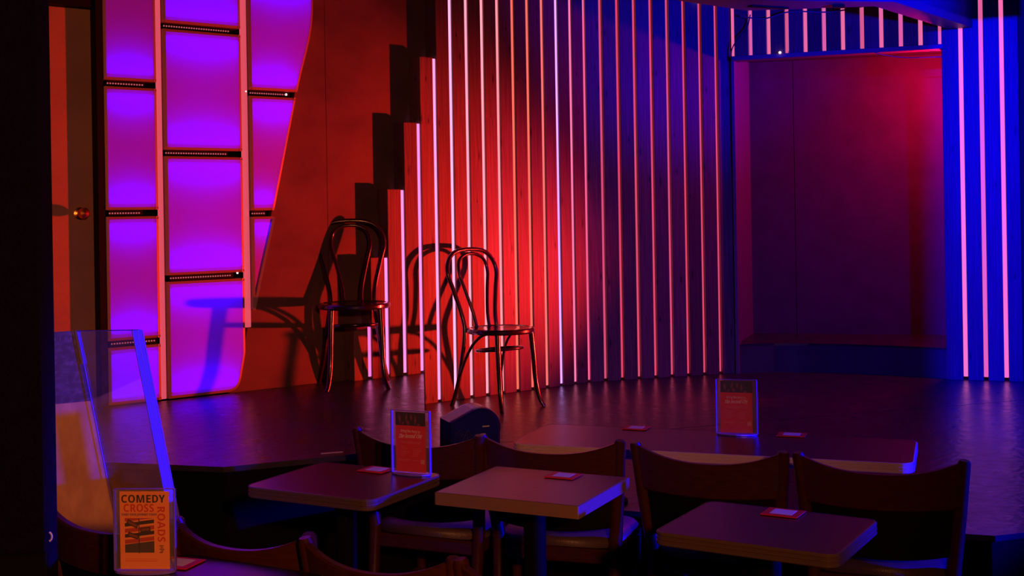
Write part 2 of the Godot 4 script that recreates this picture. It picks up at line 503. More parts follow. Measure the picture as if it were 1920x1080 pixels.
func led_strip(wall: Node3D, x: float, y0: float, y1: float, c: Color, e: float, depth := 0.012):
	var w := PITCH - BOARD
	var st := tool()
	box(st, Vector3(x - w / 2, y0, -depth - 0.012), Vector3(x + w / 2, y1, -depth), 0.002)
	var key := "led %s %.2f" % [c.to_html(), e]
	if not M.has(key): M[key] = glow(c, e)
	var o := part("led_strip", st, M[key], wall)
	strip_light(o, c, 0.004 * (y1 - y0), Vector2(w * 0.7, (y1 - y0) * 0.98), Transform3D(Basis(Vector3.UP, PI), Vector3(x, (y0 + y1) / 2, -depth + 0.004)))
	return o

func build_left_wall():
	# plywood backdrop behind the slats, with a seam, cut out along the light box's outline
	var wall := structure("wall_left", "slatted stage wall on the left with stair-stepped boards and pink LED strips", frame_one)
	var edge := box_outline()
	var poly := PackedVector2Array()
	for p in edge: poly.append(p)
	var st := tool()
	poly.append(Vector2(-1.267, 0.4)); poly.append(Vector2(-1.267, 3.4)); poly.append(Vector2(edge[0].x, 3.4))
	slab(st, poly, -0.145, -0.112, false)
	part("backdrop_sheet", st, M.backdrop, wall)
	st = tool(); slab(st, rect(-1.264, 0.4, 0.66, 3.4), -0.145, -0.112, false)
	part("backdrop_sheet", st, M.backdrop, wall)
	st = tool(); slab(st, rect(-2.62, 0.4, 0.7, 3.4), -0.30, -0.26, false)
	part("wall_backing", st, M.black, wall)
	for j in 16:
		var s0 := -1.065 + PITCH * (j - 1) + (PITCH - BOARD) / 2
		var top := 0.961 + 0.396 * j if j < 6 else 3.4
		var bottom := PLAT_Y if j < 4 else STAGE_Y
		var s1 := s0 + BOARD
		if j == 15: s1 = s0 + 0.012
		slat_board(wall, s0, s1, bottom, min(top, 3.4), 0.112)
		if j < 15:
			var y1: float = min(top - 0.005, 3.38)
			led_strip(wall, -1.065 + PITCH * j, bottom + 0.015, y1, led_colour(j, 1), 1.5 if j < 9 or j == 12 else 1.1)
	# the door at the far left and the wall over it
	var door := structure("door_1", "orange-brown door with a brass knob behind the near wall", frame_one)
	st = tool(); box(st, Vector3(-3.5, 0.0, -0.30), Vector3(-2.60, 2.672, -0.155), 0.003)
	part("door_leaf", st, M.door, door)
	st = tool(); box(st, Vector3(-2.602, 0.0, -0.30), Vector3(-2.566, 2.72, -0.09), 0.003)
	box(st, Vector3(-3.54, 2.675, -0.30), Vector3(-2.602, 2.72, -0.1), 0.003)
	box(st, Vector3(-3.54, 0.0, -0.30), Vector3(-3.502, 2.675, -0.1), 0.003)
	part("door_frame", st, M.black, door)
	st = tool()
	var kx := Transform3D(Basis(Vector3.RIGHT, PI / 2), Vector3(-2.672, 1.635, -0.155))
	lathe(st, [Vector2(0.0, 0.0), Vector2(0.031, 0.0), Vector2(0.031, 0.006), Vector2(0.014, 0.012), Vector2(0.011, 0.03), Vector2(0.02, 0.038), Vector2(0.028, 0.05), Vector2(0.029, 0.062), Vector2(0.022, 0.074), Vector2(0.0, 0.078)], 24, kx)
	part("door_knob", st, M.brass, door)
	st = tool(); slab(st, rect(-3.9, 2.72, -2.566, 3.4), -0.145, -0.1, false)
	slab(st, rect(-5.2, 0.0, -3.54, 3.4), -0.145, -0.1, false)
	part("wall_over_door", st, M.backdrop, wall)

func build_middle_wall():
	var wall := structure("wall_back", "slatted stage wall in the middle with pink LED strips", frame_two)
	var st := tool(); slab(st, rect(0.50, 0.4, 1.62, 3.4), -0.145, -0.115, false)
	part("backdrop_sheet", st, M.black, wall)
	var corner := 0.5195
	for k in 9:
		var x: float = corner + PITCH * k
		slat_board(wall, x + (PITCH - BOARD) / 2, x + (PITCH + BOARD) / 2, STAGE_Y, 3.4, 0.115)
		if k > 0: led_strip(wall, x, STAGE_Y + 0.015, 3.38, led_colour(k, 2), 0.75, 0.03)

func build_right_wall():
	var wall := structure("wall_right", "slatted wall around the alcove on the right with pink LED strips", frame_three)
	var head := 2.655
	var x11 := PITCH * 11 + 0.006
	var step := 0.1229
	var st := tool(); slab(st, rect(-0.01, head + 0.01, 1.353, 3.4), -0.145, -0.115, false)
	slab(st, rect(1.36, 0.4, 2.0, 3.4), -0.145, -0.115, false)
	part("backdrop_sheet", st, M.black, wall)
	# header: thirteen gaps, twelve short boards above the alcove
	for k in 11:
		var x := step * k
		slat_board(wall, x + (step - BOARD) / 2, x + (step + BOARD) / 2, head, 3.4)
		led_strip(wall, x, head + 0.004, 3.38, led_colour(k, 3), 0.82, 0.04)
	led_strip(wall, step * 11 - 0.006, head + 0.004, 3.38, led_colour(11, 3), 0.9, 0.04)
	st = tool(); box(st, Vector3(-0.006, head - 0.03, -0.1), Vector3(1.368, head, 0.012), 0.003)
	part("header_ledge", st, M.trim, wall)
	# the column to the right of the alcove
	for k in 4:
		var x := step * (11 + k)
		var x1: float = x + (step + BOARD) / 2
		var x0: float = x + (step - BOARD) / 2 if k else 1.358
		if k == 3: x1 = x + 0.098
		slat_board(wall, x0, x1, STAGE_Y, 3.4, 0.1)
		if k > 0: led_strip(wall, x, STAGE_Y + 0.02, 3.38, led_colour(k + 1, 3), 0.95, 0.036)
	st = tool(); box(st, Vector3(step * 14 + 0.10, STAGE_Y, -0.2), Vector3(4.2, 3.4, -0.02), 0.004)
	part("wall_end", st, M.shell, wall)
	# the alcove: a jamb on each side, side walls, a back wall in two sheets, a raised floor with a bowed front, a lid
	var nook := structure("wall_alcove", "dark alcove behind the opening in the right wall")
	st = tool(); box(st, Vector3(-0.012, STAGE_Y, -0.09), Vector3(0.012, head - 0.03, 0.004), 0.002, frame_three)
	part("jamb", st, M.trim, nook)
	st = tool(); box(st, Vector3(1.75, STAGE_Y, -0.6), Vector3(1.80, 2.7, -0.15), 0.002, frame_three)
	part("side_wall", st, M.alcove, nook)
	st = tool(); slab(st, PackedVector2Array([Vector2(1.55, -8.50), Vector2(1.80, -9.22), Vector2(1.72, -9.24), Vector2(1.50, -8.50)]), 0.3, 2.70)
	part("side_wall", st, M.trim, nook)  # left side: lighter colour stands in for the red lamp falling on it
	st = tool(); slab(st, PackedVector2Array([Vector2(1.70, -9.235), Vector2(2.105, -9.13), Vector2(2.105, -9.18), Vector2(1.70, -9.29)]), 0.3, 2.70)
	part("back_sheet", st, M.alcove, nook)
	st = tool(); slab(st, PackedVector2Array([Vector2(2.109, -9.129), Vector2(3.5, -8.77), Vector2(3.5, -8.83), Vector2(2.109, -9.18)]), 0.3, 2.70)
	part("back_sheet", st, M.alcove, nook)
	st = tool(); slab(st, PackedVector2Array([Vector2(1.6, -8.62), Vector2(2.9, -8.15), Vector2(3.5, -8.8), Vector2(1.7, -9.3)]), 2.70, 2.75)
	part("lid", st, M.alcove, nook)
	var bow := PackedVector2Array()
	for p in [Vector2(1.545, -8.47), Vector2(1.80, -8.49), Vector2(2.03, -8.46), Vector2(2.30, -8.36), Vector2(2.55, -8.23), Vector2(2.84, -8.03), Vector2(3.4, -8.8), Vector2(1.72, -9.25)]: bow.append(p)
	var step_thing := thing("alcove_step", "raised step with a bowed front edge filling the alcove floor", "step")
	st = tool(); slab(st, bow, STAGE_Y, 0.655); part("riser", st, M.alcove, step_thing)
	st = tool(); slab(st, bow, 0.655, 0.67); part("tread", st, M.stage, step_thing)

# ------------------------------------------------------------------ light box
func box_outline() -> Array:
	var c := [Vector3(-1.357, 3.2, 0), Vector3(-1.352, 2.9, 0), Vector3(-1.355, 2.75, 0), Vector3(-1.369, 2.648, 0), Vector3(-1.395, 2.541, 0), Vector3(-1.464, 2.296, 0), Vector3(-1.622, 1.622, 0), Vector3(-1.699, 1.329, 0), Vector3(-1.769, 1.04, 0), Vector3(-1.821, 0.79, 0), Vector3(-1.84, 0.71, 0), Vector3(-1.868, 0.672, 0), Vector3(-1.91, 0.66, 0)]
	var out := []
	for p in curve(c, 3): out.append(Vector2(p.x, p.y))
	return out

func build_light_box():
	var t := thing("light_box", "tall tapered light box of glowing purple panels with pink LED channels", "light box", frame_one)
	var whole := PackedVector2Array()
	for p in box_outline(): whole.append(p)
	whole.append(Vector2(-2.563, 0.66)); whole.append(Vector2(-2.563, 3.2))
	var cols := [[-2.563, -2.287, [0.66, 0.968, 1.633, 2.296, 3.2], 0], [-2.246, -1.806, [0.66, 1.288, 1.946, 2.613, 3.2], 1], [-1.756, -1.2, [0.95, 1.622, 2.285, 2.95, 3.2], 2]]
	var blue := Color(0.12, 0.0, 1.0)
	M.blue_bar = glow(blue, 3.0)
	for c in cols:
		var ys: Array = c[2]
		for r in ys.size() - 1:
			var y0: float = ys[r] + (0.017 if r > 0 else 0.0)
			var y1: float = ys[r + 1] - 0.017
			var shapes := Geometry2D.intersect_polygons(rect(c[0], y0, c[1], y1), whole)
			if shapes.is_empty(): continue
			light_panel(t, shapes[0], y0, y1, blue)
	# pink LED channels: two upright, the short ones between panels
	var pink := Color(1.0, 0.36, 0.44)
	M.channel = glow(pink, 0.7)
	M.dots = glow(Color(1.0, 0.45, 0.5), 0.5)
	for ch in [[-2.285, -2.248, 0.66], [-1.804, -1.758, 1.0]]:
		var st := tool()
		box(st, Vector3(ch[0] + 0.004, ch[2], -0.112), Vector3(ch[1] - 0.004, 3.2, -0.102), 0.002)
		var o := part("led_channel", st, M.channel, t)
		strip_light(o, pink, 0.012, Vector2(0.02, 2.4), Transform3D(Basis(Vector3.UP, PI), Vector3((ch[0] + ch[1]) / 2, 1.95, -0.098)))
	for g in [[-2.54, -2.30, 0.968], [-2.54, -2.36, 1.633], [-2.54, -2.34, 2.296], [-2.22, -1.86, 1.288], [-2.235, -1.88, 1.946], [-2.235, -1.85, 2.613], [-1.745, -1.66, 1.622], [-1.745, -1.50, 2.285]]:
		var st := tool()
		var n := int((g[1] - g[0]) / 0.014)
		for k in n:
			var x: float = g[0] + 0.014 * k
			box(st, Vector3(x, g[2] - 0.003, -0.11), Vector3(x + 0.007, g[2] + 0.004, -0.104), 0.001)
		part("led_dots", st, M.dots, t).set_meta("kind", "stuff")
		st = tool()
		box(st, Vector3(g[0], g[2] - 0.015, -0.2), Vector3(g[1], g[2] + 0.015, -0.111), 0.001)
		part("led_rail", st, M.black, t)
	for w in [[Vector3(-1.77, 2.292, -0.108), 0.008], [Vector3(-1.52, 2.287, -0.11), 0.007], [Vector3(-1.835, 1.30, -0.11), 0.006]]:
		var st := tool()
		lathe(st, [Vector2(0, -1) * w[1], Vector2(0.7, -0.7) * w[1], Vector2(1, 0) * w[1], Vector2(0.7, 0.7) * w[1], Vector2(0, 1) * w[1]], 12, Transform3D(Basis(), w[0]))
		part("led_tip", st, M.tip, t) if M.has("tip") else part("led_tip", st, glow(Color(1, 0.75, 0.75), 2.5), t)

func light_panel(t: Node3D, poly: PackedVector2Array, y0: float, y1: float, blue: Color):
	var z := -0.085
	var x0 := 1e9
	var x1 := -1e9
	for p in poly: x0 = min(x0, p.x); x1 = max(x1, p.x)
	# the bottom and top edges can be shorter than the panel where the outline tapers
	var bot := [x0, x0]
	var top := [x0, x0]
	for p in poly:
		if p.y < y0 + 0.06: bot[1] = max(bot[1], p.x)
		if p.y > y1 - 0.06: top[1] = max(top[1], p.x)
	var inner_list := Geometry2D.offset_polygon(poly, -0.013)
	var inner: PackedVector2Array = inner_list[0]
	var st := tool()
	var idx := Geometry2D.triangulate_polygon(inner)
	for k in range(0, idx.size(), 3):
		tri(st, Vector3(inner[idx[k]].x, inner[idx[k]].y, z), Vector3(inner[idx[k + 1]].x, inner[idx[k + 1]].y, z), Vector3(inner[idx[k + 2]].x, inner[idx[k + 2]].y, z), Vector3.BACK)
	for k in inner.size():   # the sheet's edge turns back into the case
		var a := inner[k]
		var b := inner[(k + 1) % inner.size()]
		var c := (a + b) / 2 - Vector2((x0 + x1) / 2, (y0 + y1) / 2)
		quad(st, Vector3(a.x, a.y, z), Vector3(b.x, b.y, z), Vector3(b.x, b.y, z - 0.006), Vector3(a.x, a.y, z - 0.006), Vector3(c.x, c.y, 0))
	var panel := part("panel", st, M.sheet, t)
	# rim: ring between the outline and the sheet, and the case behind it
	st = tool()
	for k in poly.size():
		var a := poly[k]
		var b := poly[(k + 1) % poly.size()]
		var mid := Vector2((x0 + x1) / 2, (y0 + y1) / 2)
		var d := (b - a).normalized()
		var inward := Vector2(-d.y, d.x)
		if inward.dot(mid - a) < 0: inward = -inward
		var ai := a + inward * 0.014
		var bi := b + inward * 0.014
		quad(st, Vector3(a.x, a.y, z - 0.003), Vector3(b.x, b.y, z - 0.003), Vector3(bi.x, bi.y, z + 0.001), Vector3(ai.x, ai.y, z + 0.001), Vector3.BACK)
		quad(st, Vector3(a.x, a.y, z - 0.003), Vector3(b.x, b.y, z - 0.003), Vector3(b.x, b.y, z - 0.09), Vector3(a.x, a.y, z - 0.09), Vector3(-inward.x, -inward.y, 0))
		quad(st, Vector3(ai.x, ai.y, z - 0.008), Vector3(bi.x, bi.y, z - 0.008), Vector3(bi.x, bi.y, z - 0.09), Vector3(ai.x, ai.y, z - 0.09), Vector3(inward.x, inward.y, 0))
	part("panel_rim", st, M.sheet_edge, panel)
	st = tool()
	for k in range(0, 3): pass
	var pi2 := Geometry2D.triangulate_polygon(poly)
	for k in range(0, pi2.size(), 3):
		tri(st, Vector3(poly[pi2[k]].x, poly[pi2[k]].y, z - 0.085), Vector3(poly[pi2[k + 1]].x, poly[pi2[k + 1]].y, z - 0.085), Vector3(poly[pi2[k + 2]].x, poly[pi2[k + 2]].y, z - 0.085), Vector3.BACK)
	part("panel_back", st, M.case_white, panel)
	# blue LED bars along the bottom and the top inside the case
	for e in [[bot, y0 + 0.024, 1.0], [top, y1 - 0.024, -1.0]]:
		var w: float = e[0][1] - e[0][0] - 0.05
		if w < 0.03: continue
		var cx: float = (e[0][0] + e[0][1]) / 2
		st = tool()
		box(st, Vector3(cx - w / 2, e[1] - 0.004, z - 0.055), Vector3(cx + w / 2, e[1] + 0.004, z - 0.02), 0.001)
		var bar := part("led_bar", st, M.blue_bar, panel)
		strip_light(bar, blue, 0.34 * w, Vector2(w, 0.03), Transform3D(Basis(Vector3.RIGHT, PI / 2 * e[2]), Vector3(cx, e[1] + 0.006 * e[2], z - 0.036)))

# ------------------------------------------------------------------ lamps that stand about
func make_par(label: String, at: Vector3, aim: Vector3, c: Color, e: float) -> Node3D:
	var d := (aim - at).normalized()
	var t := thing("par_lamp", label, "stage lamp", Transform3D(Basis(), at))
	var turn := Basis.looking_at(d, Vector3.UP)          # -z towards the aim
	var xf := Transform3D(turn * Basis(Vector3.RIGHT, -PI / 2), Vector3.ZERO)   # y along the beam
	var st := tool()
	lathe(st, [Vector2(0, -0.2), Vector2(0.06, -0.195), Vector2(0.085, -0.16), Vector2(0.09, -0.03), Vector2(0.094, -0.03), Vector2(0.094, -0.012), Vector2(0.086, -0.012), Vector2(0.084, -0.03)], 28, xf)
	part("lamp_can", st, M.blue_lit_case, t)
	st = tool()
	lathe(st, [Vector2(0.084, -0.032), Vector2(0.05, -0.026), Vector2(0.0, -0.022)], 24, xf)
	part("lamp_lens", st, glow(c, e), t)
	st = tool()
	var s := turn.x * 0.105
	tube(st, [s + Vector3(0, 0, 0), s + Vector3(0, -0.12, 0), s * 0.5 + Vector3(0, -0.16, 0), -s * 0.5 + Vector3(0, -0.16, 0), -s + Vector3(0, -0.12, 0), -s], 0.008, 8)
	part("yoke", st, M.iron, t)
	return t

func build_lamps():
	make_par("red stage lamp on the deck beyond the right edge of the picture", Vector3(3.385, 0.856, -7.363), Vector3(-0.7, 1.36, -7.1), Color(1, 0.2, 0.12), 2.0)
	var wall_par := make_par("blue stage lamp hung from the ceiling above the tables, aimed at the slatted column", Vector3(0.955, 2.81, -3.07), Vector3(4.7, 1.4, -7.2), Color(0.05, 0, 1), 2.0)
	var leaf := tool()   # a barn-door leaf that keeps the beam off the alcove
	box(leaf, Vector3(-0.26, -0.36, -0.003), Vector3(0, 0.26, 0.003), 0.001, Transform3D(Basis(Vector3.UP, -0.353), Vector3(0.98 + 0.152 - 0.955, -0.08, -3.1 - 0.415 + 3.07)))
	box(leaf, Vector3(-0.008, -0.006, -0.42), Vector3(0.008, 0.006, 0.0), 0.001, Transform3D(Basis(Vector3.UP, -0.2), Vector3(-0.06, 0.1, -0.43)))
	part("barn_door", leaf, M.iron, wall_par)
	make_par("blue stage lamp aimed across the tables, beyond the right edge of the picture", Vector3(4.335, 1.002, -3.445), Vector3(0.3, 0.78, -4.0), Color(0.05, 0, 1), 2.0)
	make_par("added blue fill lamp above the tables, aimed at the alcove", Vector3(2.41, 3.02, -2.565), Vector3(1.1, 0.9, -8.6), Color(0.05, 0, 1), 2.0)  # housing made up for the added fill light
	make_par("blue stage lamp raised towards the ceiling beam, beyond the right edge of the picture", Vector3(3.32, 2.24, -5.17), Vector3(1.7, 3.1, -7.9), Color(0.05, 0, 1), 2.0)
	var bulb := thing("alcove_lamp", "small red lamp hidden inside the alcove behind its right jamb", "lamp", Transform3D(Basis(), Vector3(2.98, 2.45, -8.3)))
	var bs := tool()
	lathe(bs, [Vector2(0, -0.03), Vector2(0.02, -0.024), Vector2(0.03, 0), Vector2(0.022, 0.024), Vector2(0.014, 0.04), Vector2(0, 0.04)], 16)
	part("bulb", bs, glow(Color(1.0, 0.03, 0.28), 3.0), bulb)
	bs = tool(); lathe(bs, [Vector2(0, 0.04), Vector2(0.018, 0.04), Vector2(0.018, 0.08), Vector2(0.006, 0.09), Vector2(0.006, 0.23), Vector2(0, 0.23)], 16)
	part("socket", bs, M.iron, bulb)
	for p in [[Vector3(3.40, 0, -7.365), STAGE_Y, 0.68, "black stand on the deck under the red stage lamp"], [Vector3(4.35, 0, -3.443), 0.0, 0.82, "black stand on the floor under the blue lamp aimed across the tables"], [Vector3(3.34, 0, -5.14), STAGE_Y, 2.06, "tall black stand on the deck under the blue lamp aimed at the ceiling beam"]]:
		var s := thing("lamp_stand", p[3], "stand", Transform3D(Basis(), p[0]), "lamp stands out of frame")
		var st := tool(); tube(st, [Vector3(0, p[1] + 0.01, 0), Vector3(0, p[2], 0)], 0.014, 10); part("pole", st, M.iron, s)
		st = tool(); lathe(st, [Vector2(0, p[1]), Vector2(0.15, p[1]), Vector2(0.15, p[1] + 0.01), Vector2(0.02, p[1] + 0.02), Vector2(0.0, p[1] + 0.02)], 20); part("foot", st, M.iron, s)
	# moving-head style lamp, blue light painted into its casing, lying on the stage, seen from behind
	var t := thing("floor_lamp", "round-backed stage lamp with blue light painted into its casing, lying on the deck behind the dining chairs", "stage lamp", Transform3D(Basis(Vector3.UP, 0.35), Vector3(-0.225, STAGE_Y, -5.92)))
	var st := tool()
	var prof := PackedVector2Array([Vector2(-0.125, 0.0), Vector2(-0.122, 0.145), Vector2(-0.1, 0.155), Vector2(-0.05, 0.178)])
	for k in 11:
		var a := 1.95 - 2.2 * k / 10.0
		prof.append(Vector2(0.035, 0.108) + Vector2(cos(a), sin(a)) * 0.1)
	prof.append(Vector2(0.13, 0.0))
	var mid := Vector2(0.0, 0.08)
	var layers := [[-0.1, 0.86], [-0.088, 0.97], [-0.07, 1.0], [0.07, 1.0], [0.088, 0.97], [0.1, 0.86]]
	for li in layers.size() - 1:
		for k in prof.size():
			var p0 := prof[k]
			var p1 := prof[(k + 1) % prof.size()]
			var q := func(p: Vector2, l: Array) -> Vector3:
				var r: Vector2 = mid + (p - mid) * l[1]
				return Vector3(r.x, max(r.y, 0.0), l[0])
			var dd := (p1 - p0).normalized()
			quad(st, q.call(p0, layers[li]), q.call(p1, layers[li]), q.call(p1, layers[li + 1]), q.call(p0, layers[li + 1]), Vector3(p0.x - mid.x, p0.y - mid.y, 0) + Vector3(0, 0, layers[li][0] * 0.5))
	for e in [layers[0], layers[5]]:
		var idx := Geometry2D.triangulate_polygon(prof)
		for k in range(0, idx.size(), 3):
			var v := []
			for m in 3:
				var r: Vector2 = mid + (prof[idx[k + m]] - mid) * e[1]
				v.append(Vector3(r.x, max(r.y, 0.0), e[0]))
			tri(st, v[0], v[1], v[2], Vector3(0, 0, sign(e[0])))
	part("housing", st, M.blue_lit_case, t)
	st = tool()
	for k in 3:
		var pts := []
		for m in 17: pts.append(Vector3(-0.055 + (0.016 + 0.012 * k) * cos(TAU * m / 16), 0.075 + (0.016 + 0.012 * k) * sin(TAU * m / 16), 0.102))
		tube(st, pts, 0.0022, 6, false)
	for k in 6: tube(st, [Vector3(-0.055, 0.075, 0.102), Vector3(-0.055 + 0.042 * cos(TAU * k / 6), 0.075 + 0.042 * sin(TAU * k / 6), 0.102)], 0.002, 6)
	part("fan_grille", st, M.blue_lit_case, t)
	st = tool(); box(st, Vector3(0.035, 0.115, 0.099), Vector3(0.07, 0.121, 0.1035), 0.001)
	part("white_strip", st, M.tape, t)  # short white strip across the back of the housing
	st = tool(); tube(st, curve([Vector3(-0.05, 0.0, -0.11), Vector3(-0.05, 0.09, -0.115), Vector3(0.0, 0.12, -0.112), Vector3(0.05, 0.09, -0.115), Vector3(0.05, 0.0, -0.11)]), 0.008, 8)
	part("yoke", st, M.iron, t)

# ------------------------------------------------------------------ bentwood chairs
func make_bentwood(label: String) -> Node3D:
	# faces +z; origin on the floor under the seat's centre
	var t := thing("bentwood_chair", label, "chair", Transform3D(), "bentwood chairs on the stage")
	var st := tool()
	lathe(st, [Vector2(0.0, 0.432), Vector2(0.165, 0.430), Vector2(0.19, 0.432), Vector2(0.2, 0.442), Vector2(0.2, 0.455), Vector2(0.194, 0.463), Vector2(0.178, 0.464), Vector2(0.168, 0.459), Vector2(0.1, 0.454), Vector2(0.0, 0.452)], 36)
	part("seat", st, M.bentwood, t)
	# outer hoop: rear legs running up into the back
	var leg := func(s: float) -> Array: return [Vector3(0.196 * s, 0.0, -0.222), Vector3(0.168 * s, 0.13, -0.196), Vector3(0.145 * s, 0.30, -0.178), Vector3(0.126 * s, 0.44, -0.176), Vector3(0.132 * s, 0.54, -0.196), Vector3(0.166 * s, 0.68, -0.226), Vector3(0.191 * s, 0.78, -0.246)]
	var ctrl: Array = leg.call(-1.0)
	ctrl.append_array([Vector3(-0.172, 0.855, -0.262), Vector3(-0.11, 0.905, -0.272), Vector3(0.0, 0.918, -0.275), Vector3(0.11, 0.905, -0.272), Vector3(0.172, 0.855, -0.262)])
	var r: Array = leg.call(1.0); r.reverse(); ctrl.append_array(r)
	st = tool(); tube(st, curve(ctrl, 6), 0.0135, 12)
	part("back_hoop", st, M.bentwood, t)
	ctrl = [Vector3(-0.05, 0.452, -0.155), Vector3(-0.056, 0.54, -0.178), Vector3(-0.088, 0.68, -0.214), Vector3(-0.112, 0.78, -0.236), Vector3(-0.098, 0.852, -0.252), Vector3(-0.05, 0.884, -0.259), Vector3(0.0, 0.892, -0.261), Vector3(0.05, 0.884, -0.259), Vector3(0.098, 0.852, -0.252), Vector3(0.112, 0.78, -0.236), Vector3(0.088, 0.68, -0.214), Vector3(0.056, 0.54, -0.178), Vector3(0.05, 0.452, -0.155)]
	st = tool(); tube(st, curve(ctrl, 6), 0.0105, 12)
	part("inner_hoop", st, M.bentwood, t)
	for s in [-1.0, 1.0]:
		st = tool()
		tube(st, curve([Vector3(0.132 * s, 0.435, 0.118), Vector3(0.138 * s, 0.3, 0.13), Vector3(0.142 * s, 0.15, 0.142), Vector3(0.152 * s, 0.05, 0.162), Vector3(0.166 * s, 0.0, 0.186)], 5), [0.0165, 0.0165, 0.0163, 0.0162, 0.016, 0.0158, 0.0155, 0.0152, 0.015, 0.0147, 0.0144, 0.014, 0.0137, 0.0134, 0.0131, 0.0128, 0.0125, 0.0122, 0.012, 0.0118, 0.0116], 12)
		part("front_leg", st, M.bentwood, t)
		st = tool()
		tube(st, curve([Vector3(0.166 * s, 0.16, -0.19), Vector3(0.15 * s, 0.27, -0.15), Vector3(0.135 * s, 0.36, -0.10), Vector3(0.12 * s, 0.415, -0.04), Vector3(0.11 * s, 0.43, 0.0)], 5), 0.009, 10)
		part("brace", st, M.bentwood, t)
	st = tool()
	var ring := []
	for k in 37: ring.append(Vector3(0.135 * cos(TAU * k / 36), 0.335 + 0.012 * sin(TAU * k / 36), -0.012 + 0.135 * sin(TAU * k / 36)))
	tube(st, ring, 0.0095, 10, false)
	part("ring_stretcher", st, M.bentwood, t)
	return t

func build_bentwood_chairs():
	var a := make_bentwood("dark bentwood hoop-back chair on the raised platform, facing the tables")
	a.transform = Transform3D(Basis(Vector3.UP, 0.19), Vector3(-0.885, PLAT_Y, -6.82))
	dup(a, Transform3D(Basis(Vector3.UP, 0.74), Vector3(-0.078, STAGE_Y, -7.19)), "dark bentwood hoop-back chair on the lower deck, turned to the right")

# ------------------------------------------------------------------ tables
func edge_loop(st: SurfaceTool, w: float, d: float, r: float, prof: Array):
	# prof: [height, inset] rings down the edge
	var loops := []
	for p in prof: loops.append(rounded(w - 2 * p[1], d - 2 * p[1], max(r - p[1], 0.002)))
	for i in prof.size() - 1:
		var n: int = loops[i].size()
		for k in n:
			var j := (k + 1) % n
			var a: Vector2 = loops[i][k]
			var b: Vector2 = loops[i][j]
			var c: Vector2 = loops[i + 1][j]
			var e: Vector2 = loops[i + 1][k]
			var o := Vector3(a.x / w + b.x / w, 0, a.y / d + b.y / d)
			if (b - a).length() > 1e-6:
				var nn := Vector3(b.y - a.y, 0, a.x - b.x)
				if nn.dot(o) < 0: nn = -nn
				o = nn.normalized()
			o.y = 2.0 * (prof[i + 1][1] - prof[i][1]) / max(abs(prof[i][0] - prof[i + 1][0]), 1e-4) * 0.5
			quad(st, Vector3(a.x, prof[i][0], a.y), Vector3(b.x, prof[i][0], b.y), Vector3(c.x, prof[i + 1][0], c.y), Vector3(e.x, prof[i + 1][0], e.y), o)

func make_table(label: String, at: Vector3, turn: float, w: float, d: float, r: float, ribbed: bool, top: Material, edge: Material, feet: Array, base := 0.0, foot_z := 0.0, foot_r := 0.2) -> Node3D:
	var t := thing("club_table", label, "table", Transform3D(Basis(Vector3.UP, turn), at), "small club tables")
	var h := 0.75
	var st := tool()
	var inset := 0.004
	slab(st, rounded(w - 2 * inset, d - 2 * inset, max(r - inset, 0.002)), h - 0.034, h)
	part("tabletop", st, top, t)
	st = tool()
	if ribbed:
		edge_loop(st, w, d, r, [[h + 0.0005, 0.006], [h, 0.002], [h - 0.003, 0.0], [h - 0.008, 0.0], [h - 0.010, 0.003], [h - 0.012, 0.003], [h - 0.014, 0.0], [h - 0.019, 0.0], [h - 0.021, 0.003], [h - 0.023, 0.003], [h - 0.025, 0.0], [h - 0.032, 0.0], [h - 0.035, 0.003], [h - 0.035, 0.02]])
	else:
		edge_loop(st, w, d, r, [[h + 0.0003, 0.005], [h - 0.001, 0.0], [h - 0.038, 0.0], [h - 0.039, 0.002], [h - 0.039, 0.02]])
	part("edge_band", st, edge, t)
	for f in feet:
		st = tool(); lathe(st, [Vector2(0.1, h - 0.048), Vector2(0.1, h - 0.036), Vector2(0.0, h - 0.036)], 20, Transform3D(Basis(), Vector3(f, 0, foot_z)))
		lathe(st, [Vector2(0.035, base + 0.03), Vector2(0.035, h - 0.048), Vector2(0.1, h - 0.048)], 20, Transform3D(Basis(), Vector3(f, 0, foot_z)))
		part("pedestal", st, M.iron, t)
		st = tool(); lathe(st, [Vector2(0, base), Vector2(foot_r, base), Vector2(foot_r, base + 0.012), Vector2(0.05, base + 0.035), Vector2(0.0, base + 0.035)], 28, Transform3D(Basis(), Vector3(f, 0, foot_z)))
		part("foot_plate", st, M.iron, t)
	return t

func build_tables():
	make_table("small dark table with a ribbed edge, at the left under a red menu card", Vector3(-0.552, 0, -3.955), -0.49, 0.49, 0.42, 0.04, true, M.table_dark, M.edge_dark, [0.0])
	make_table("square-cornered table with a plain brown edge, in the middle", Vector3(0.055, 0, -3.84), -0.455, 0.48, 0.42, 0.006, false, M.table_plain, M.edge_plain, [0.0])
	make_table("small dark table with a ribbed edge, at the right in front", Vector3(0.672, 0, -3.295), -0.545, 0.495, 0.40, 0.035, true, M.table_dark, M.edge_dark, [0.0])
	make_table("long table with rounded corners and a silvery ribbed edge by the stage", Vector3(0.722, 0, -4.50), -0.345, 1.42, 0.45, 0.05, true, M.table_dark, M.edge_metal, [-0.45, 0.45], STAGE_Y, -0.13, 0.09)
	make_table("small dark table at the bottom left under the orange poster card", Vector3(-0.745, 0, -2.83), -0.50, 0.46, 0.42, 0.035, true, M.table_dark, M.edge_dark, [0.0])

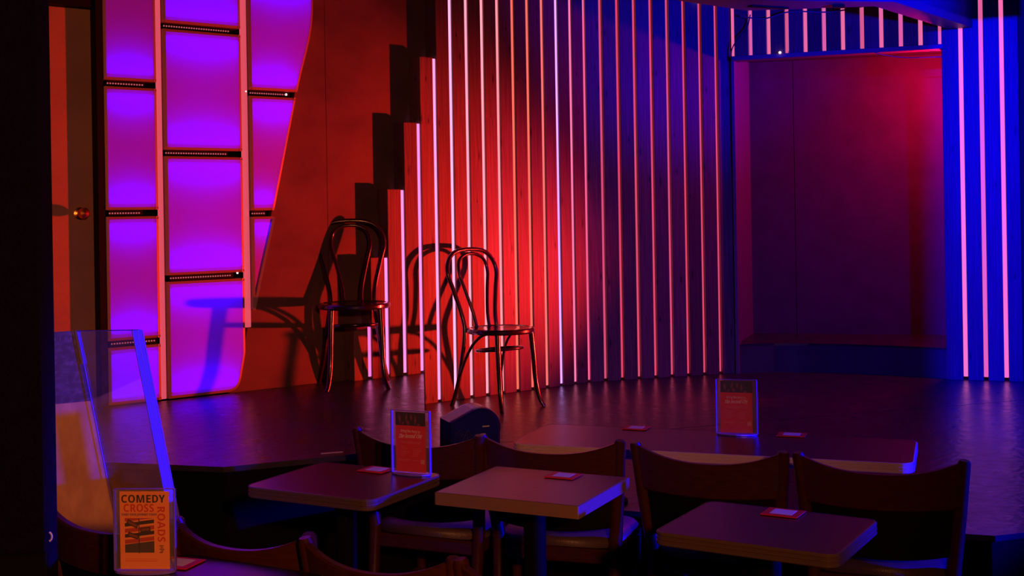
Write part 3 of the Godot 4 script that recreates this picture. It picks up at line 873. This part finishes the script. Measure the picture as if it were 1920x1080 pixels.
# ------------------------------------------------------------------ dining chairs
func arc_slab(st: SurfaceTool, w: float, bow: float, thick: float, top: Callable, bottom: Callable, lean: float, z0: float, n := 18):
	# a board bent in plan: u from -1 to 1 across, bow pushes the middle back (+z), lean tilts it backwards with height
	var bevel := 0.005
	var ring := func(u: float) -> Array:
		var yt: float = top.call(u)
		var yb: float = bottom.call(u)
		var out := []
		for q in [[yb, -0.5, 1], [yb, 0.5, 1], [yt, 0.5, -1], [yt, -0.5, -1]]:
			for m in ([0, 1] if (q[2] > 0) == (q[1] < 0) else [1, 0]):
				var y: float = q[0] + (bevel * q[2] if m == 0 else 0.0)
				var zz: float = q[1] * thick - (sign(q[1]) * bevel if m == 1 else 0.0)
				var zc := z0 + bow * (1.0 - u * u) + lean * (y - 0.46)
				out.append(Vector3(u * w / 2 * (1.0 + 0.06 * (y - 0.6)), y, zc + zz))
		return out
	var prev: Array = ring.call(-1.0)
	var first := prev
	for i in n:
		var u := -1.0 + 2.0 * (i + 1) / n
		var cur: Array = ring.call(u)
		var mid := Vector3.ZERO
		for p in prev: mid += p / 16.0
		for p in cur: mid += p / 16.0
		for k in 8:
			var j := (k + 1) % 8
			var c: Vector3 = (prev[k] + prev[j] + cur[k] + cur[j]) / 4.0 - mid
			c.x = 0.0
			# outward by the thin direction first, so that tall faces get the right side
			var nn: Vector3 = (prev[j] - prev[k]).cross(cur[k] - prev[k])
			if nn.dot(c) < 0: nn = -nn
			quad(st, prev[k], prev[j], cur[j], cur[k], nn)
		prev = cur
	for e in [[first, Vector3.LEFT], [prev, Vector3.RIGHT]]:
		for k in range(1, 7): tri(st, e[0][0], e[0][k], e[0][k + 1], e[1])

func make_dining_chair(label: String, w: float) -> Node3D:
	# faces -z (towards the stage); origin on the floor under the middle of the seat
	var t := thing("dining_chair", label, "chair", Transform3D(), "dark wooden dining chairs at the tables")
	var st := tool()
	arc_slab(st, w - 0.01, 0.045, 0.026, func(u): return 0.77 + 0.05 * pow(abs(u), 2.4), func(u): return 0.665 - 0.012 * (1.0 - u * u), 0.16, 0.19)
	part("crest_rail", st, M.chair_wood, t)
	st = tool()
	arc_slab(st, w - 0.06, 0.04, 0.018, func(u): return 0.69, func(u): return 0.512 - 0.02 * (1.0 - u * u), 0.16, 0.19)
	part("back_panel", st, M.black, t)
	for s in [-1.0, 1.0]:
		st = tool()
		tube(st, [Vector3((w / 2 - 0.05) * s, 0.0, 0.27), Vector3((w / 2 - 0.046) * s, 0.25, 0.215), Vector3((w / 2 - 0.042) * s, 0.46, 0.188), Vector3((w / 2 - 0.022) * s, 0.65, 0.222), Vector3((w / 2 - 0.006) * s, 0.812, 0.248), Vector3((w / 2 - 0.005) * s, 0.82, 0.249)], [0.018, 0.021, 0.024, 0.023, 0.02, 0.015], 8)
		part("rear_leg", st, M.chair_wood, t)
		st = tool()
		tube(st, [Vector3((w / 2 - 0.05) * s, 0.0, -0.155), Vector3((w / 2 - 0.045) * s, 0.42, -0.15)], [0.016, 0.022], 8)
		part("front_leg", st, M.chair_wood, t)
		st = tool()
		tube(st, [Vector3((w / 2 - 0.048) * s, 0.2, -0.151), Vector3((w / 2 - 0.046) * s, 0.2, 0.222)], 0.011, 8)
		part("stretcher", st, M.chair_wood, t)
	st = tool()
	box(st, Vector3(-w / 2 + 0.045, 0.375, -0.155), Vector3(w / 2 - 0.045, 0.425, 0.2), 0.006)
	part("seat_frame", st, M.chair_wood, t)
	# padded seat: a rounded cushion
	st = tool()
	var rings := [[0.425, 0.03, 0.0], [0.432, 0.008, 0.0], [0.445, 0.0, 0.0], [0.458, 0.01, 0.0], [0.468, 0.035, 0.0], [0.474, 0.08, 0.0], [0.477, 0.14, 0.0]]
	var loops := []
	for q in rings:
		var lp := rounded(w - 0.045 - 2 * q[1], 0.39 - 2 * q[1], max(0.09 - q[1] * 0.6, 0.02), 5)
		loops.append(lp)
	for i in rings.size() - 1:
		var n: int = loops[i].size()
		for k in n:
			var j := (k + 1) % n
			var p := []
			var nn := []
			for q in [[i, k], [i, j], [i + 1, j], [i + 1, k]]:
				var v: Vector2 = loops[q[0]][q[1]]
				p.append(Vector3(v.x, rings[q[0]][0], v.y + 0.012))
				var up: float = [-0.6, 0.0, 0.1, 0.7, 2.5, 6.0, 20.0][q[0]]
				nn.append(Vector3(v.x / v.length(), up, v.y / v.length()).normalized())
			smooth_quad(st, p, nn)
	var last: PackedVector2Array = loops[rings.size() - 1]
	for k in last.size():
		var a := last[k]
		var b := last[(k + 1) % last.size()]
		tri(st, Vector3(a.x, 0.477, a.y + 0.012), Vector3(b.x, 0.477, b.y + 0.012), Vector3(0, 0.478, 0.012), Vector3.UP)
	part("seat_cushion", st, M.vinyl, t)
	return t

func chair_at(crest: Vector2, deg: float) -> Transform3D:
	# crest: where the middle of the line between the two crest tips stands; deg: right-hand tip turned towards the camera
	var b := Basis(Vector3.UP, -deg_to_rad(deg))
	return Transform3D(b, Vector3(crest.x, 0, crest.y) - b * Vector3(0, 0, 0.248))

func build_dining_chairs():
	var c := make_dining_chair("dark wooden dining chair behind the left table, nearest the stage platform", 0.51)
	c.transform = chair_at(Vector2(-0.356, -4.421), 24.0)
	dup(c, chair_at(Vector2(0.119, -4.26), 18.0), "dark wooden dining chair behind the square-cornered middle table")
	dup(c, chair_at(Vector2(0.632, -4.043), 24.0), "dark wooden dining chair between the long table and the right front table")
	dup(c, chair_at(Vector2(1.139, -3.844), 19.4), "rightmost dark wooden dining chair, beside the right front table")
	dup(c, chair_at(Vector2(-1.105, -3.30), 32.0), "dark wooden dining chair by the clear shield, beside the near wall")
	var s := make_dining_chair("low dark dining chair just right of the orange poster card", 0.43)
	s.transform = chair_at(Vector2(-0.70, -3.11), 26.0)
	dup(s, chair_at(Vector2(-0.331, -2.886), 28.0), "low dark dining chair at the bottom edge, below the left table")
	dup(s, chair_at(Vector2(0.055, -2.68), 28.0), "low dark dining chair mostly cut off by the bottom edge of the picture")

# ------------------------------------------------------------------ cards on the tables
func lettering(parent: Node3D, called: String, text: String, h: float, at: Vector3, m: Material, bold := false, serif := false, turn := 0.0, stretch := 1.0, slant := 0.0):
	var f := SystemFont.new()
	f.font_names = PackedStringArray(["Droid Serif" if serif else "Droid Sans"])
	f.font_weight = 700 if bold else 400
	var tm := TextMesh.new()
	tm.text = text; tm.font = f; tm.font_size = 64; tm.pixel_size = h / 46.0; tm.depth = 0.0004
	tm.horizontal_alignment = HORIZONTAL_ALIGNMENT_CENTER; tm.vertical_alignment = VERTICAL_ALIGNMENT_CENTER
	tm.curve_step = 2.0
	var b := Basis(Vector3.BACK, turn) * Basis(Vector3(stretch, 0, 0), Vector3(slant, 1, 0), Vector3(0, 0, 1))
	return part(called, tm, m, parent, Transform3D(b, at))

func make_holder(called: String, label: String, at: Vector3, turn: float, w: float, h: float) -> Node3D:
	# a clear upright holder: curved back, edges with blue lamp light put into the colour, a rounded foot
	var t := thing(called, label, "table card", Transform3D(Basis(Vector3.UP, turn), at))
	var st := tool()
	box(st, Vector3(-w / 2, 0.006, -0.004), Vector3(w / 2, h, -0.0025), 0.0005)
	box(st, Vector3(-w / 2, 0.006, 0.0025), Vector3(w / 2, h, 0.004), 0.0005)
	part("clear_sleeve", st, M.acrylic, t)
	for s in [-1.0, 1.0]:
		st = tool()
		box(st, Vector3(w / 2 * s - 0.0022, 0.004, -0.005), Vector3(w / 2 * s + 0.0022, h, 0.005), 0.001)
		part("side_edge", st, M.blue_lit_acrylic, t)
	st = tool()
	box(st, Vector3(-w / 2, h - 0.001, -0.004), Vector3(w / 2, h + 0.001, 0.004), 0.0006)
	part("top_edge", st, M.blue_lit_acrylic, t)
	st = tool()
	var foot := PackedVector2Array()
	for k in 13: foot.append(Vector2(-w / 2 * cos(PI * k / 12), 0.03 * sin(PI * k / 12)))
	for k in 13: foot.append(Vector2(w / 2 * cos(PI * k / 12), -0.03 * sin(PI * k / 12)))
	slab(st, foot, 0.0, 0.005)
	part("foot", st, M.blue_lit_acrylic, t)
	return t

func uv_sheet(w: float, h: float, y0: float, z: float) -> SurfaceTool:
	var st := tool()
	quad(st, Vector3(-w / 2, y0, z), Vector3(w / 2, y0, z), Vector3(w / 2, y0 + h, z), Vector3(-w / 2, y0 + h, z), Vector3.BACK, [Vector2(0, 1), Vector2(1, 1), Vector2(1, 0), Vector2(0, 0)])
	quad(st, Vector3(-w / 2, y0, z - 0.001), Vector3(w / 2, y0, z - 0.001), Vector3(w / 2, y0 + h, z - 0.001), Vector3(-w / 2, y0 + h, z - 0.001), Vector3.FORWARD, [Vector2(0.02, 0.98), Vector2(0.02, 0.98), Vector2(0.02, 0.98), Vector2(0.02, 0.98)])
	return st

func photo_band() -> ImageTexture:
	# dark party photograph at the head of the card: a few upright figures as loose pinkish shapes
	var im := Image.create(160, 60, false, Image.FORMAT_RGB8)
	im.fill(Color(0.035, 0.02, 0.05))
	for p in [[22, 30, 9, 26, 0.2], [58, 24, 7, 24, -0.15], [66, 46, 10, 16, 0.5], [84, 22, 8, 18, 0.1], [106, 34, 8, 26, 0.0], [40, 50, 6, 12, -0.6], [124, 54, 10, 8, 0.6]]:
		for y in 60:
			for x in 160:
				var q := Vector2(x - p[0], y - p[1]).rotated(p[4]) / Vector2(p[2], p[3])
				var d := q.length()
				if d < 1.0: im.set_pixel(x, y, Color(0.5, 0.2, 0.2).lerp(Color(0.12, 0.05, 0.08), d * d))
	return ImageTexture.create_from_image(im)

func poster_image() -> ImageTexture:
	# striped picture panel of the orange poster: slanted bars, a pole with arrow boards, a dark lower block
	var w := 170
	var h := 200
	var im := Image.create(w, h, false, Image.FORMAT_RGB8)
	var paper := Color(0.95, 0.6, 0.34)
	var red := Color(0.72, 0.2, 0.12)
	var dark := Color(0.1, 0.08, 0.1)
	for y in h:
		for x in w:
			var c := paper
			var s := y + x * (0.12 if x > 82 else 0.1)
			var k := fmod(s, 62.0)
			if k < 22.0: c = red
			elif k > 30.0 and k < 50.0: c = dark
			if y > 150 - x * 0.12: c = Color(0.26, 0.22, 0.24)
			if y > 195 or y < 2: c = paper
			if x > 79 and x < 85 and y > 4: c = dark
			im.set_pixel(x, y, c)
	for b in [[44, 34, 34, 0.45], [118, 66, 30, -0.12], [48, 100, 32, 0.3]]:
		for y in h:
			for x in w:
				var p := Vector2(x - b[0], y - b[1]).rotated(-b[3])
				var a: float = max(abs(p.x) - b[2], abs(p.y) - 13.0)
				if a < 0.0: im.set_pixel(x, y, dark)
				if a < -6.0: im.set_pixel(x, y, Color(0.5, 0.2, 0.16))
	return ImageTexture.create_from_image(im)

func red_card(t: Node3D, w: float, h: float, photo: Material):
	var pw := w * 0.78
	var paper := part("paper", uv_sheet(pw, h * 0.94, 0.007, 0.0012), M.paper_red, t)
	part("photo", uv_sheet(pw, h * 0.21, 0.007 + h * 0.73, 0.0016), photo, paper)
	var z := 0.0018
	lettering(paper, "headline", "Bring the Party to", 0.0085, Vector3(0, h * 0.675, z), M.white_ink, false, false, -0.02, 0.78)
	lettering(paper, "headline_script", "The Second City", 0.0125, Vector3(0, h * 0.60, z), M.white_ink, true, true, 0.03, 0.62, 0.35)
	var st := tool()
	var line := func(x0: float, x1: float, y: float): box(st, Vector3(x0 * pw, y * h, z - 0.0003), Vector3(x1 * pw, y * h + 0.0011, z), 0.0001)
	line.call(-0.34, 0.36, 0.505); line.call(-0.30, 0.32, 0.485)
	for k in 6:
		line.call(-0.34, -0.34 + [0.14, 0.24, 0.18, 0.3, 0.2, 0.12][k], 0.43 - 0.028 * k)
		if k > 0: line.call(0.08, 0.08 + [0.2, 0.24, 0.3, 0.22, 0.2, 0.16][k], 0.43 - 0.028 * k)
	line.call(-0.42, 0.0, 0.225); line.call(-0.42, -0.06, 0.205); line.call(0.05, 0.28, 0.215)
	part("small_print", st, M.pale_ink, paper)
	st = tool(); box(st, Vector3(0.33 * pw, 0.17 * h, z - 0.0003), Vector3(0.46 * pw, 0.17 * h + 0.13 * pw, z), 0.0001)
	part("blank_square", st, M.pale_ink, paper)

func build_table_signs():
	var photo := mat(Color(1, 1, 1), 0.5); photo.albedo_texture = photo_band(); photo.texture_repeat = false
	var a := make_holder("menu_card", "red party card in a clear holder standing on the left dark table", Vector3(-0.344, 0.751, -4.02), -0.42, 0.142, 0.208)
	red_card(a, 0.142, 0.208, photo)
	var b := make_holder("menu_card", "red party card in a clear holder standing on the long table", Vector3(0.835, 0.751, -4.63), -0.28, 0.152, 0.208)
	red_card(b, 0.152, 0.208, photo)
	var c := make_holder("poster_card", "orange COMEDY CROSSROADS card in a clear holder at the bottom left", Vector3(-0.897, 0.751, -2.955), -0.06, 0.148, 0.2)
	var pw := 0.121
	var paper := part("paper", uv_sheet(pw, 0.187, 0.007, 0.0012), M.paper_orange, c)
	var z := 0.0018
	lettering(paper, "headline", "COMEDY", 0.0185, Vector3(-0.003, 0.176, z), M.black_ink, true, false, 0, 1.02)
	lettering(paper, "headline_second", "CROSS", 0.0185, Vector3(-0.0135, 0.154, z), M.red_ink, true, false, 0, 0.98)
	lettering(paper, "headline_side", "ROADS", 0.0185, Vector3(0.041, 0.1155, z), M.red_ink, true, false, -PI / 2, 1.05)
	lettering(paper, "tagline", "START YOUR JOURNEY TODAY", 0.0052, Vector3(-0.0125, 0.1385, z), M.blue_ink, true, false, 0, 0.86)
	var art := mat(Color(1, 1, 1), 0.6); art.albedo_texture = poster_image(); art.texture_repeat = false
	part("picture_panel", uv_sheet(0.072, 0.086, 0.045, 0.0016), art, paper, Transform3D(Basis(), Vector3(-0.0125, 0, 0)))
	var st := tool()
	box(st, Vector3(-0.048, 0.026, z - 0.0003), Vector3(0.03, 0.0272, z), 0.0001); box(st, Vector3(-0.048, 0.031, z - 0.0003), Vector3(0.032, 0.0318, z), 0.0001)
	part("small_print", st, M.red_ink, paper)
	st = tool()
	for k in 5: box(st, Vector3(0.036 + 0.003 * (k % 2), 0.046 + 0.004 * k, z - 0.0003), Vector3(0.044 + 0.002 * (k % 3), 0.048 + 0.004 * k, z), 0.0001)
	part("club_mark", st, M.black_ink, paper)

func make_coaster(label: String, at: Vector3, deg: float, w := 0.092, d := 0.085):
	var t := thing("coaster", label, "coaster", Transform3D(Basis(Vector3.UP, -deg_to_rad(deg)), at), "red coasters on the tables")
	var st := tool(); box(st, Vector3(-w / 2, 0, -d / 2), Vector3(w / 2, 0.003, d / 2), 0.0008)
	part("card", st, M.paper_red, t)
	st = tool(); box(st, Vector3(-w * 0.3, 0.0025, -d * 0.36), Vector3(w * 0.3, 0.0034, d * 0.3), 0.0002)
	part("white_square", st, M.white_ink, t)

func build_coasters():
	make_coaster("red coaster with a white square, beside the menu card on the left table", Vector3(-0.466, 0.7515, -4.09), 30.0, 0.1)
	make_coaster("red coaster with a white square, on the square-cornered middle table", Vector3(0.152, 0.7515, -3.95), 26.0, 0.1)
	make_coaster("red coaster with a white square, on the right front table", Vector3(0.742, 0.7515, -3.42), 30.0, 0.105)
	make_coaster("red coaster with a white square, left of the card on the long table", Vector3(0.473, 0.7515, -4.80), 22.0, 0.095)
	make_coaster("red coaster with a white square, right of the card on the long table", Vector3(1.036, 0.7515, -4.60), 20.0, 0.105)
	make_coaster("red coaster with a white square, behind the orange poster card", Vector3(-0.835, 0.7515, -3.02), 20.0, 0.1)

# ------------------------------------------------------------------ clear shields, cables, tape
func plate(st: SurfaceTool, tl: Vector3, tr: Vector3, br: Vector3, bl: Vector3, thick: float):
	var n := (tr - tl).cross(bl - tl).normalized() * thick / 2
	if n.z < 0: n = -n
	quad(st, tl + n, tr + n, br + n, bl + n, n); quad(st, tl - n, tr - n, br - n, bl - n, -n)
	var mid := (tl + tr + br + bl) / 4
	for e in [[tl, tr], [tr, br], [br, bl], [bl, tl]]:
		quad(st, e[0] + n, e[1] + n, e[1] - n, e[0] - n, (e[0] + e[1]) / 2 - mid)

func build_shields():
	var t := thing("clear_shield", "tall leaning clear acrylic shield with blue light painted along its edge beside the near wall", "shield")
	var tl := Vector3(-1.495, 1.222, -4.2)
	var tr := Vector3(-1.160, 1.258, -3.8)
	var br := Vector3(-0.935, 0.01, -3.8)
	var bl := Vector3(-1.27, 0.01, -4.2)
	var st := tool(); plate(st, tl, tr, br, bl, 0.008)
	part("clear_sheet", st, M.acrylic, t)
	var w_dir := Vector3(-0.66, 0, 0.75)
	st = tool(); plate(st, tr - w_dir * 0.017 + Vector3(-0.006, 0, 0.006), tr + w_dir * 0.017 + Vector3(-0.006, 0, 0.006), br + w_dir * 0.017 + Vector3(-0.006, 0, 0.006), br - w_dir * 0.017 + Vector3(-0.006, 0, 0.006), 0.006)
	part("lit_edge_strip", st, M.blue_lit_acrylic, t)  # wide strip turned to the lamp, carries the blue light of the edge
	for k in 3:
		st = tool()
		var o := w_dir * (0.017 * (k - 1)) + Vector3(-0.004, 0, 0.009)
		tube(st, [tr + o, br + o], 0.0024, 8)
		part("edge_light_line", st, M.blue_lit_acrylic, t)  # thin tubes drawn for the bright lines of light in the edge
	st = tool(); tube(st, [tl, bl], 0.0022, 8); part("thin_edge", st, M.blue_lit_acrylic, t)
	st = tool(); tube(st, [tl, tr], 0.0018, 8); part("top_edge", st, M.blue_lit_acrylic, t)
	var u := thing("reflection_shield", "scuffed plastic sheet with a warm reflection painted on its lower part, leaning between the near wall and the clear shield", "shield")
	var ul := Vector3(-1.80, 1.222, -4.02)
	var ur := Vector3(-1.502, 1.222, -4.215)
	var vr := Vector3(-1.277, 0.01, -4.215)
	var vl := Vector3(-1.62, 0.01, -4.02)
	var a := 0.2
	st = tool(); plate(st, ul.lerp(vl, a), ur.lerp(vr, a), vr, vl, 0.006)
	part("lower_reflection", st, M.gold_reflection, u)  # lower part of the pane, with the warm reflection painted on
	st = tool(); plate(st, ul, ur, ur.lerp(vr, a), ul.lerp(vl, a), 0.006)
	part("upper_sheet", st, M.scuffed, u)
	st = tool()
	tube(st, [ur.lerp(vr, 0.0), ur.lerp(vr, 0.095)], [0.011, 0.013], 6)
	part("edge_clamp", st, M.bracket, u)
	st = tool()
	for k in 9:
		var p := ul.lerp(ur, 0.55 + 0.05 * k) + Vector3(0, -0.02, 0.006)
		box(st, p - Vector3(0.0015, 0.035, 0.001), p + Vector3(0.0015, 0.0, 0.001), 0.0005)
	part("comb_marks", st, M.bracket, u)

func cable(label: String, pts: Array, r: float, m: Material, called := "cable"):
	var st := tool(); tube(st, curve(pts, 6), r, 8)
	return tag(part(called, st, m), label, "cable")

func build_small_things():
	var f3 := frame_three
	cable("thin cable sagging under the right end of the alcove header, lit red", [f3 * Vector3(0.94, 2.627, -0.02), f3 * Vector3(1.02, 2.602, -0.015), f3 * Vector3(1.15, 2.58, -0.01), f3 * Vector3(1.3, 2.575, -0.01), f3 * Vector3(1.36, 2.576, -0.02)], 0.0035, M.red_cable)
	cable("black cable hanging at the left end of the alcove header", [f3 * Vector3(0.13, 2.93, 0.02), f3 * Vector3(0.105, 2.84, 0.025), f3 * Vector3(0.05, 2.78, 0.025), f3 * Vector3(0.0, 2.70, 0.02), f3 * Vector3(-0.005, 2.62, 0.015)], 0.004, M.cable)
	cable("blue-lit cable running along the top of the alcove header", [f3 * Vector3(0.06, 2.925, 0.03), f3 * Vector3(0.22, 2.895, 0.03), f3 * Vector3(0.4, 2.93, 0.03), f3 * Vector3(0.66, 2.91, 0.03), f3 * Vector3(0.9, 2.935, 0.03)], 0.005, M.trim)
	M.tip = glow(Color(1.0, 0.7, 0.8), 3.0)
	for s in [["bright LED tip with a wire loop on the alcove header ledge", f3 * Vector3(0.325, 2.66, 0.02)], ["bright LED tip at the top of the middle slatted wall", Vector3(1.296, 3.03, -8.36)]]:
		var t := thing("led_tip", s[0], "LED", Transform3D(Basis(), s[1]))
		var st := tool()
		lathe(st, [Vector2(0, -0.009), Vector2(0.007, -0.006), Vector2(0.01, 0), Vector2(0.007, 0.006), Vector2(0, 0.009)], 12)
		part("bulb", st, M.tip, t)
		st = tool()
		tube(st, curve([Vector3(0.008, -0.004, 0.0), Vector3(0.03, -0.022, 0.004), Vector3(0.055, -0.012, 0.004), Vector3(0.062, 0.01, -0.01)]), 0.002, 6)
		part("wire", st, M.red_cable, t)
	var st := tool(); box(st, Vector3(-0.045, 0.0005, -0.008), Vector3(0.045, 0.002, 0.008), 0.0003, Transform3D(Basis(Vector3.UP, 0.36), Vector3(-0.735, PLAT_Y, -4.90)))
	tag(part("tape_strip", st, M.tape), "strip of white tape on the front edge of the raised platform", "tape")
	st = tool(); box(st, Vector3(-0.008, 0.0005, -0.12), Vector3(0.008, 0.002, 0.12), 0.0003, Transform3D(Basis(Vector3.UP, 0.07), Vector3(-0.415, PLAT_Y, -5.72)))
	tag(part("tape_strip", st, M.tape), "worn white tape along the right-hand edge of the raised platform", "tape")
